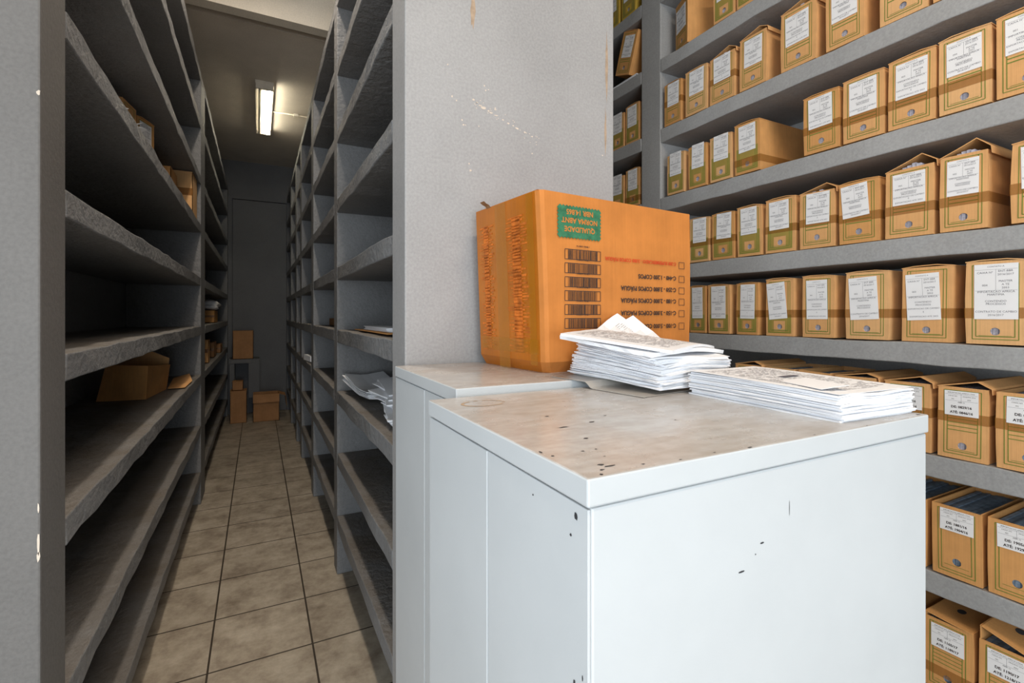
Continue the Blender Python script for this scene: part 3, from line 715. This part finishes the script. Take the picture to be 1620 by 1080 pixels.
# flat stack at the front
t = root('paper_stack', 'flat stack of white printed papers along the front cabinet edge', 'stack of papers', (.9, .6, Zc1))
random.seed(21)
ox, oy = .9, .6
groups = [MB(), MB(), MB()]; z = 0; k = 0
NS = 15
for k in range(NS):
    th = .0029; tt = k/NS
    wr = (lambda tt: lambda u, v: .002*tt*math.sin(3*v+1) + .006*tt*max(0, v) + .0015*tt*math.sin(9*u+4*v))(tt)
    sheaf(groups[k*3//NS], .922 - ox + random.uniform(-.005, .005) - .003*tt, .596 - oy + random.uniform(-.005, .005) + .002*tt, z, th-.0003, .20, .318, R(-3) + random.uniform(-.03, .03), wr, edge=.006)
    z += th
for gm in groups: gm.build('sheet_bundle', M['paper'], t)
wr = lambda u, v: .0065*max(0, v) + .0025*math.sin(3*v+1) + .002*abs(u)
m = MB(); sheaf(m, .918-ox, .598-oy, z+.0008, .0006, .205, .315, R(-2), wr); ts = m.build('top_sheet', M['paper'], t)
print_lines(ts, .918-ox, .598-oy, z+.0014, .205, .315, R(-2), wr)
m = MB(); sheaf(m, .86-ox, .515-oy, z+.0042, .0005, .05, .10, R(-20), lambda u, v: .006*u+.003, 3, 3); m.build('folded_slip', M['paper'], t)
m = MB(); m.box(.91-ox, .955-ox, .60-oy, .612-oy, z+.0055, z+.006); m.build('printed_bar', M['grey_ink'], t)
# tall slumping stack behind it
ox, oy = .83, .92
t = root('paper_stack', 'tall slumping stack of white papers leaning toward the carton', 'stack of papers', (ox, oy, Zc1))
m = MB(); sheaf(m, .800-ox, .922-oy, .0148, .0010, .25, .285, R(9), lambda u, v: -.0138*min(1, max(0, (.08-v)/.06)), 4, 34); m.build('folder_sheet', M['plastic_sheet'], t)
groups = [MB() for _ in range(5)]; z = .0165; NS = 27
for k in range(NS):
    tt = k/NS; th = .0030
    jx, jy = random.uniform(-.008, .008), random.uniform(-.006, .006)
    rz = R(6) + random.uniform(-.06, .06) - .16*max(0, tt-.4) + (.12 if k in (12, 19) else 0)
    wr = (lambda tt, a: lambda u, v: -.010*max(0, -v)*(1-tt)*1.2 + tt*(.010*math.cos(2.2*u)*max(0, v+.1) + .034*v - .02*abs(u)*tt + .005*math.sin(5*u+a)))(tt, k*.15)
    sheaf(groups[k*5//NS], .845-ox + jx + .035*tt, .926-oy + jy + .006*tt, z, th-.0004, .212*(1+.16*tt), .295*(1-.06*tt), rz, wr, edge=.012)
    z += th
for gm in groups: gm.build('sheet_bundle', M['paper'], t)
# the disordered top sheets, spread like a roof
wr2 = lambda u, v: .030*v + .016*math.cos(2.6*u) - .012 + .15*max(0, v+u*.9-.58) + .02*max(0, -u-.2)
m = MB(); sheaf(m, .850-ox, .935-oy, z-.001, .009, .30, .27, R(12), wr2, 10, 12, .006); m.build('sheet_bundle', M['paper'], t)
m = MB(); sheaf(m, .842-ox, .930-oy, z+.009, .006, .31, .27, R(25), wr2, 10, 12, .004); ts = m.build('top_sheet', M['paper'], t)
print_lines(ts, .842-ox, .930-oy, z+.0152, .31, .27, R(25), wr2)
# ---------------------------------------------------------------- aisle lamp
t = root('fluorescent_lamp', 'lit white fluorescent tube lamp on the aisle ceiling', 'lamp', (.06, 6.2, 2.35 + H))
m = MB(); m.box(-.085, .085, -.70, .70, -.035, 0); m.build('housing', M['housing'], t, .004)
for s in (-1, 1):
    m = MB(); m.box(-.08, .08, s*.69-.015, s*.69+.015, -.085, -.03); m.build('end_bracket', M['housing'], t, .004)
m = MB(); m.tube((.045, -.675, -.065), (.045, .675, -.065), .019); m.build('lit_tube', M['tube'], t, smooth=True)
m = MB(); m.tube((-.04, -.675, -.065), (-.04, .675, -.065), .017); m.build('unlit_tube', M['tube_off'], t, smooth=True)
area('tube_glow', (.11, 6.2, 2.35 + H - .10), (0, 0, 0), .04, 1.3, 1.5, (1, .9, .7))
t = root('ceiling_conduit', 'thin pale cable conduit running right of the ceiling lamp', 'conduit', (.15, 6.25, 2.35 + H))
m = MB(); m.tube((0, 0, -.012), (.9, 0, -.012), .008); m.build('pipe', M['housing'], t, smooth=True)
m = MB(); m.box(.22, .27, -.025, .025, -.03, 0); m.build('junction_clip', M['cream'], t, .003)
# ---------------------------------------------------------------- things on the aisle shelves
def carton(label, x, y, z, w, d, h, mat, rz=0, flaps=False, tape=True, tilt=0, cat='cardboard box'):
    t = root('cardboard_box', label, cat, (x, y, z + H + (.005 if z != -1.5 else .001)), rz)
    m = MB(); th = .004
    m.box(-w/2, w/2, -d/2, d/2, 0, th)
    for b in ((-w/2, w/2, -d/2, -d/2+th), (-w/2, w/2, d/2-th, d/2), (-w/2, -w/2+th, -d/2, d/2), (w/2-th, w/2, -d/2, d/2)): m.box(*b, 0, h)
    m.build('body', mat, t)
    if flaps:
        m = MB(); m.prism([(w/2, h), (w/2+.085, h-.03), (w/2+.10, h-.18), (w/2+.096, h-.182), (w/2+.082, h-.034), (w/2, h-.004)], -d/2, d/2); m.build('flap', mat, t)
        m = MB(); m.q([(-w/2, -d/2-.002, h), (w/2, -d/2-.002, h), (w/2, -d/2-.03, h-.11), (-w/2, -d/2-.03, h-.11)]); o = m.build('flap', mat, t)
        s = o.modifiers.new('s', 'SOLIDIFY'); s.thickness = .004
    else:
        m = MB(); m.box(-w/2, w/2, -d/2, d/2, h, h+th); m.build('lid', mat, t)
    if tape:
        m = MB(); m.box(-w/2-.001, w/2+.001, -d/2-.001, -d/2, h*.45, h*.62); m.build('tape', M['tape'], t)
    return t
# upper left shelf: file boxes and a light carton
o = file_box('brown open file box with white label on an upper left shelf', None, -.50, 3.02, .715 + .007, .14, lab='A', tape=0, lid='flat', card_m=M['card'][1], rz=R(160))
o = file_box('file box lying open behind the labelled one, upper left shelf', None, -.52, 2.78, .715 + .007, .14, lab=None, tape=0, lid='open', h=.24, card_m=M['card'][0], rz=R(170))
carton('small brown box between file box and taped carton, upper left shelf', -.58, 3.80, .715, .20, .25, .20, M['card'][1])
carton('tan taped carton near the partition on the upper left shelf', -.54, 4.30, .715, .25, .28, .30, M['card'][2])
t = root('crumpled_papers', 'crumpled white papers at the edge of the upper left shelf', 'papers', (-.47, 2.35, .715 + H))
m = MB()
for k in range(5): sheaf(m, random.uniform(-.03, .03), (k-2)*.07, .004*k, .002, .09, .13, random.uniform(-.6, .6), lambda u, v: .05*abs(u) + .02*v + .012, 4, 4, .05)
m.build('sheets', M['paper'], t)
# torn cardboard on the lower left shelf
t = root('torn_cardboard_box', 'torn open cardboard box lying on the lower left shelf', 'cardboard box', (-.62, 3.35, -.475 + H))
def slabq(m, pts, th=.004):
    a = [Vector(p) for p in pts]; n = (a[1]-a[0]).cross(a[2]-a[0]).normalized()*th
    b = [p+n for p in a]; i = len(m.v); k = len(a); m.v += [tuple(p) for p in a+b]
    m.f.append([i+q for q in range(k)]); m.mi.append(0); m.f.append([i+k+q for q in reversed(range(k))]); m.mi.append(0)
    for q in range(k): r_ = (q+1) % k; m.f.append([i+q, i+r_, i+k+r_, i+k+q]); m.mi.append(0)
m = MB(); slabq(m, [(-.16, .05, .003), (.06, .02, .003), (.07, .02, .19), (-.12, .06, .20)]); m.build('side_panel', M['card'][1], t)
m = MB(); slabq(m, [(.06, .02, .003), (.10, .42, .003), (.12, .42, .16), (.07, .02, .19)]); m.build('side_panel', M['card'][1], t)
m = MB(); slabq(m, [(.10, .42, .003), (-.14, .40, .003), (-.16, .40, .23), (-.05, .41, .21), (.0, .42, .26), (.12, .42, .20)]); m.build('side_panel', M['card'][0], t)
m = MB(); slabq(m, [(-.16, .05, .20), (-.12, .30, .22), (-.16, .40, .25), (-.22, .2, .24)]); m.build('torn_flap', M['card_dark'], t)
t = root('cardboard_flap', 'loose flat piece of cardboard at the lower left shelf edge', 'cardboard', (-.485, 3.94, -.472 + H))
m = MB(); slabq(m, [(-.02, -.20, .006), (.07, -.18, .004), (.075, .15, .006), (.03, .42, .03), (-.06, .35, .01)]); m.build('sheet', M['card'][0], t)
# far left bay
t = root('cloth_bag', 'pale lumpy sack on a carton in the far left bay', 'bag', (-.56, 6.9, -.09 + H))
m = MB(); carton('brown box under the pale sack in the far left bay', -.58, 6.6, -.09, .30, .5, .13, M['card'][1]); 
bm = bmesh.new(); bmesh.ops.create_icosphere(bm, subdivisions=3, radius=1)
for v in bm.verts:
    q = v.co.copy(); k = 1 + .12*math.sin(5*q.x+2*q.y) + .08*math.sin(7*q.z+3*q.y); v.co = Vector((q.x*.19*k, q.y*.32*k - .25, max(q.z, -.6)*.075*k + .198))
me = bpy.data.meshes.new('sack'); bm.to_mesh(me); bm.free(); me.materials.append(M['label'])
for p in me.polygons: p.use_smooth = True
o = bpy.data.objects.new('sack', me); C.objects.link(o); o.parent = t
t['label'] = 'pale lumpy sack on top of a box in the far left bay'
carton('orange narrow box on the shelf under the sack', -.50, 5.7, -.475, .14, .14, .22, M['card'][0])
carton('dark reddish box on the far left bay shelf', -.53, 6.5, -.475, .2, .3, .16, M['card_dark'])
carton('flat torn carton at the back of the far left bay shelf', -.52, 7.2, -.475, .22, .3, .10, M['card_dark'])
# back of the aisle
t = root('wooden_bench', 'dark grey bench with one pale foot at the aisle end', 'bench', (-.10, 8.25, 0))
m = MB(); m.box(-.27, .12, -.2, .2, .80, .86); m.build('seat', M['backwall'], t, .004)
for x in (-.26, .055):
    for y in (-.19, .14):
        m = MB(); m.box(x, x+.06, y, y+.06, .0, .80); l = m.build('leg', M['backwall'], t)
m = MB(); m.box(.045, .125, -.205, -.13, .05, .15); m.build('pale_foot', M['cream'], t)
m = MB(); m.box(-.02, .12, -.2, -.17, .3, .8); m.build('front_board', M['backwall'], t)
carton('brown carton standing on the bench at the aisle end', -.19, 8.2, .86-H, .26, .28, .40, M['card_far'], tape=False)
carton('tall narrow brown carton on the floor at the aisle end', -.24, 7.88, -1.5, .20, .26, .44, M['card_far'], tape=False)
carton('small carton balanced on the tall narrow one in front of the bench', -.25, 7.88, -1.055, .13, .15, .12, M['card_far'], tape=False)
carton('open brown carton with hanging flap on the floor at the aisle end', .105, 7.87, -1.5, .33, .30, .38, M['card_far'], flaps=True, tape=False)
# right aisle shelving contents
t = root('paper_ream', 'white papers on a brown folder, nearest bay right of the aisle', 'stack of papers', (.56, 2.35, -.079 + H))
m = MB(); m.box(-.11, .12, -.42, .30, .002, .006, lambda a, b, c: (a, b, c)); m.build('folder', M['card'][1], t)
m = MB()
for k in range(6): sheaf(m, .01, -.05 + random.uniform(-.01, .01), .0065 + k*.003, .0027, .18, .5, random.uniform(-.02, .02), lambda u, v: 0, 3, 4)
m.build('sheets', M['paper'], t)
t = root('paper_heap', 'heap of slipping white papers below the ream, right aisle shelf', 'papers', (.60, 2.15, -.436 + H))
m = MB(); rr = random.Random(4); random.seed(4)
for k in range(14):
    sheaf(m, rr.uniform(-.03, .03), -.25 + .042*k*.6 + rr.uniform(-.02, .02), .004 + .0075*k, .006, .24, .30, rr.uniform(-.3, .3), (lambda a: lambda u, v: .012*a*(v+.5) - .02*max(0, -u)*a*.5)(k/5), 5, 5, .02)
m.build('sheets', M['paper'], t)
t = root('curled_papers', 'curled bundle of papers leaning to the first partition, right aisle', 'papers', (.56, 2.66, -.436 + H))
m = MB()
for k in range(6): sheaf(m, 0, .0, .01 + .006*k, .005, .22, .42, R(8) + rr.uniform(-.05, .05), lambda u, v: .08*max(0, v+.1) + .03*abs(u), 5, 6, .01)
m.build('sheets', M['paper'], t)
carton('flat brown box on the second bay of the right aisle shelving', .60, 3.8, -.085, .22, .4, .05, M['card_dark'], tape=False)
carton('reddish brown box in the far right bay at eye level', .56, 6.02, -.085, .22, .3, .14, M['card'][1], tape=False)
carton('crumpled brown carton in the far right bay under eye level', .54, 5.95, -.44, .22, .32, .20, M['card_dark'], tape=False)
t = root('paper_bundle', 'small white bundle of papers hanging over a far right shelf edge', 'papers', (.49, 5.0, -.434 + H))
m = MB(); sheaf(m, 0, 0, .002, .05, .16, .3, .1, lambda u, v: 0, 3, 3, .01); m.build('sheets', M['paper'], t)
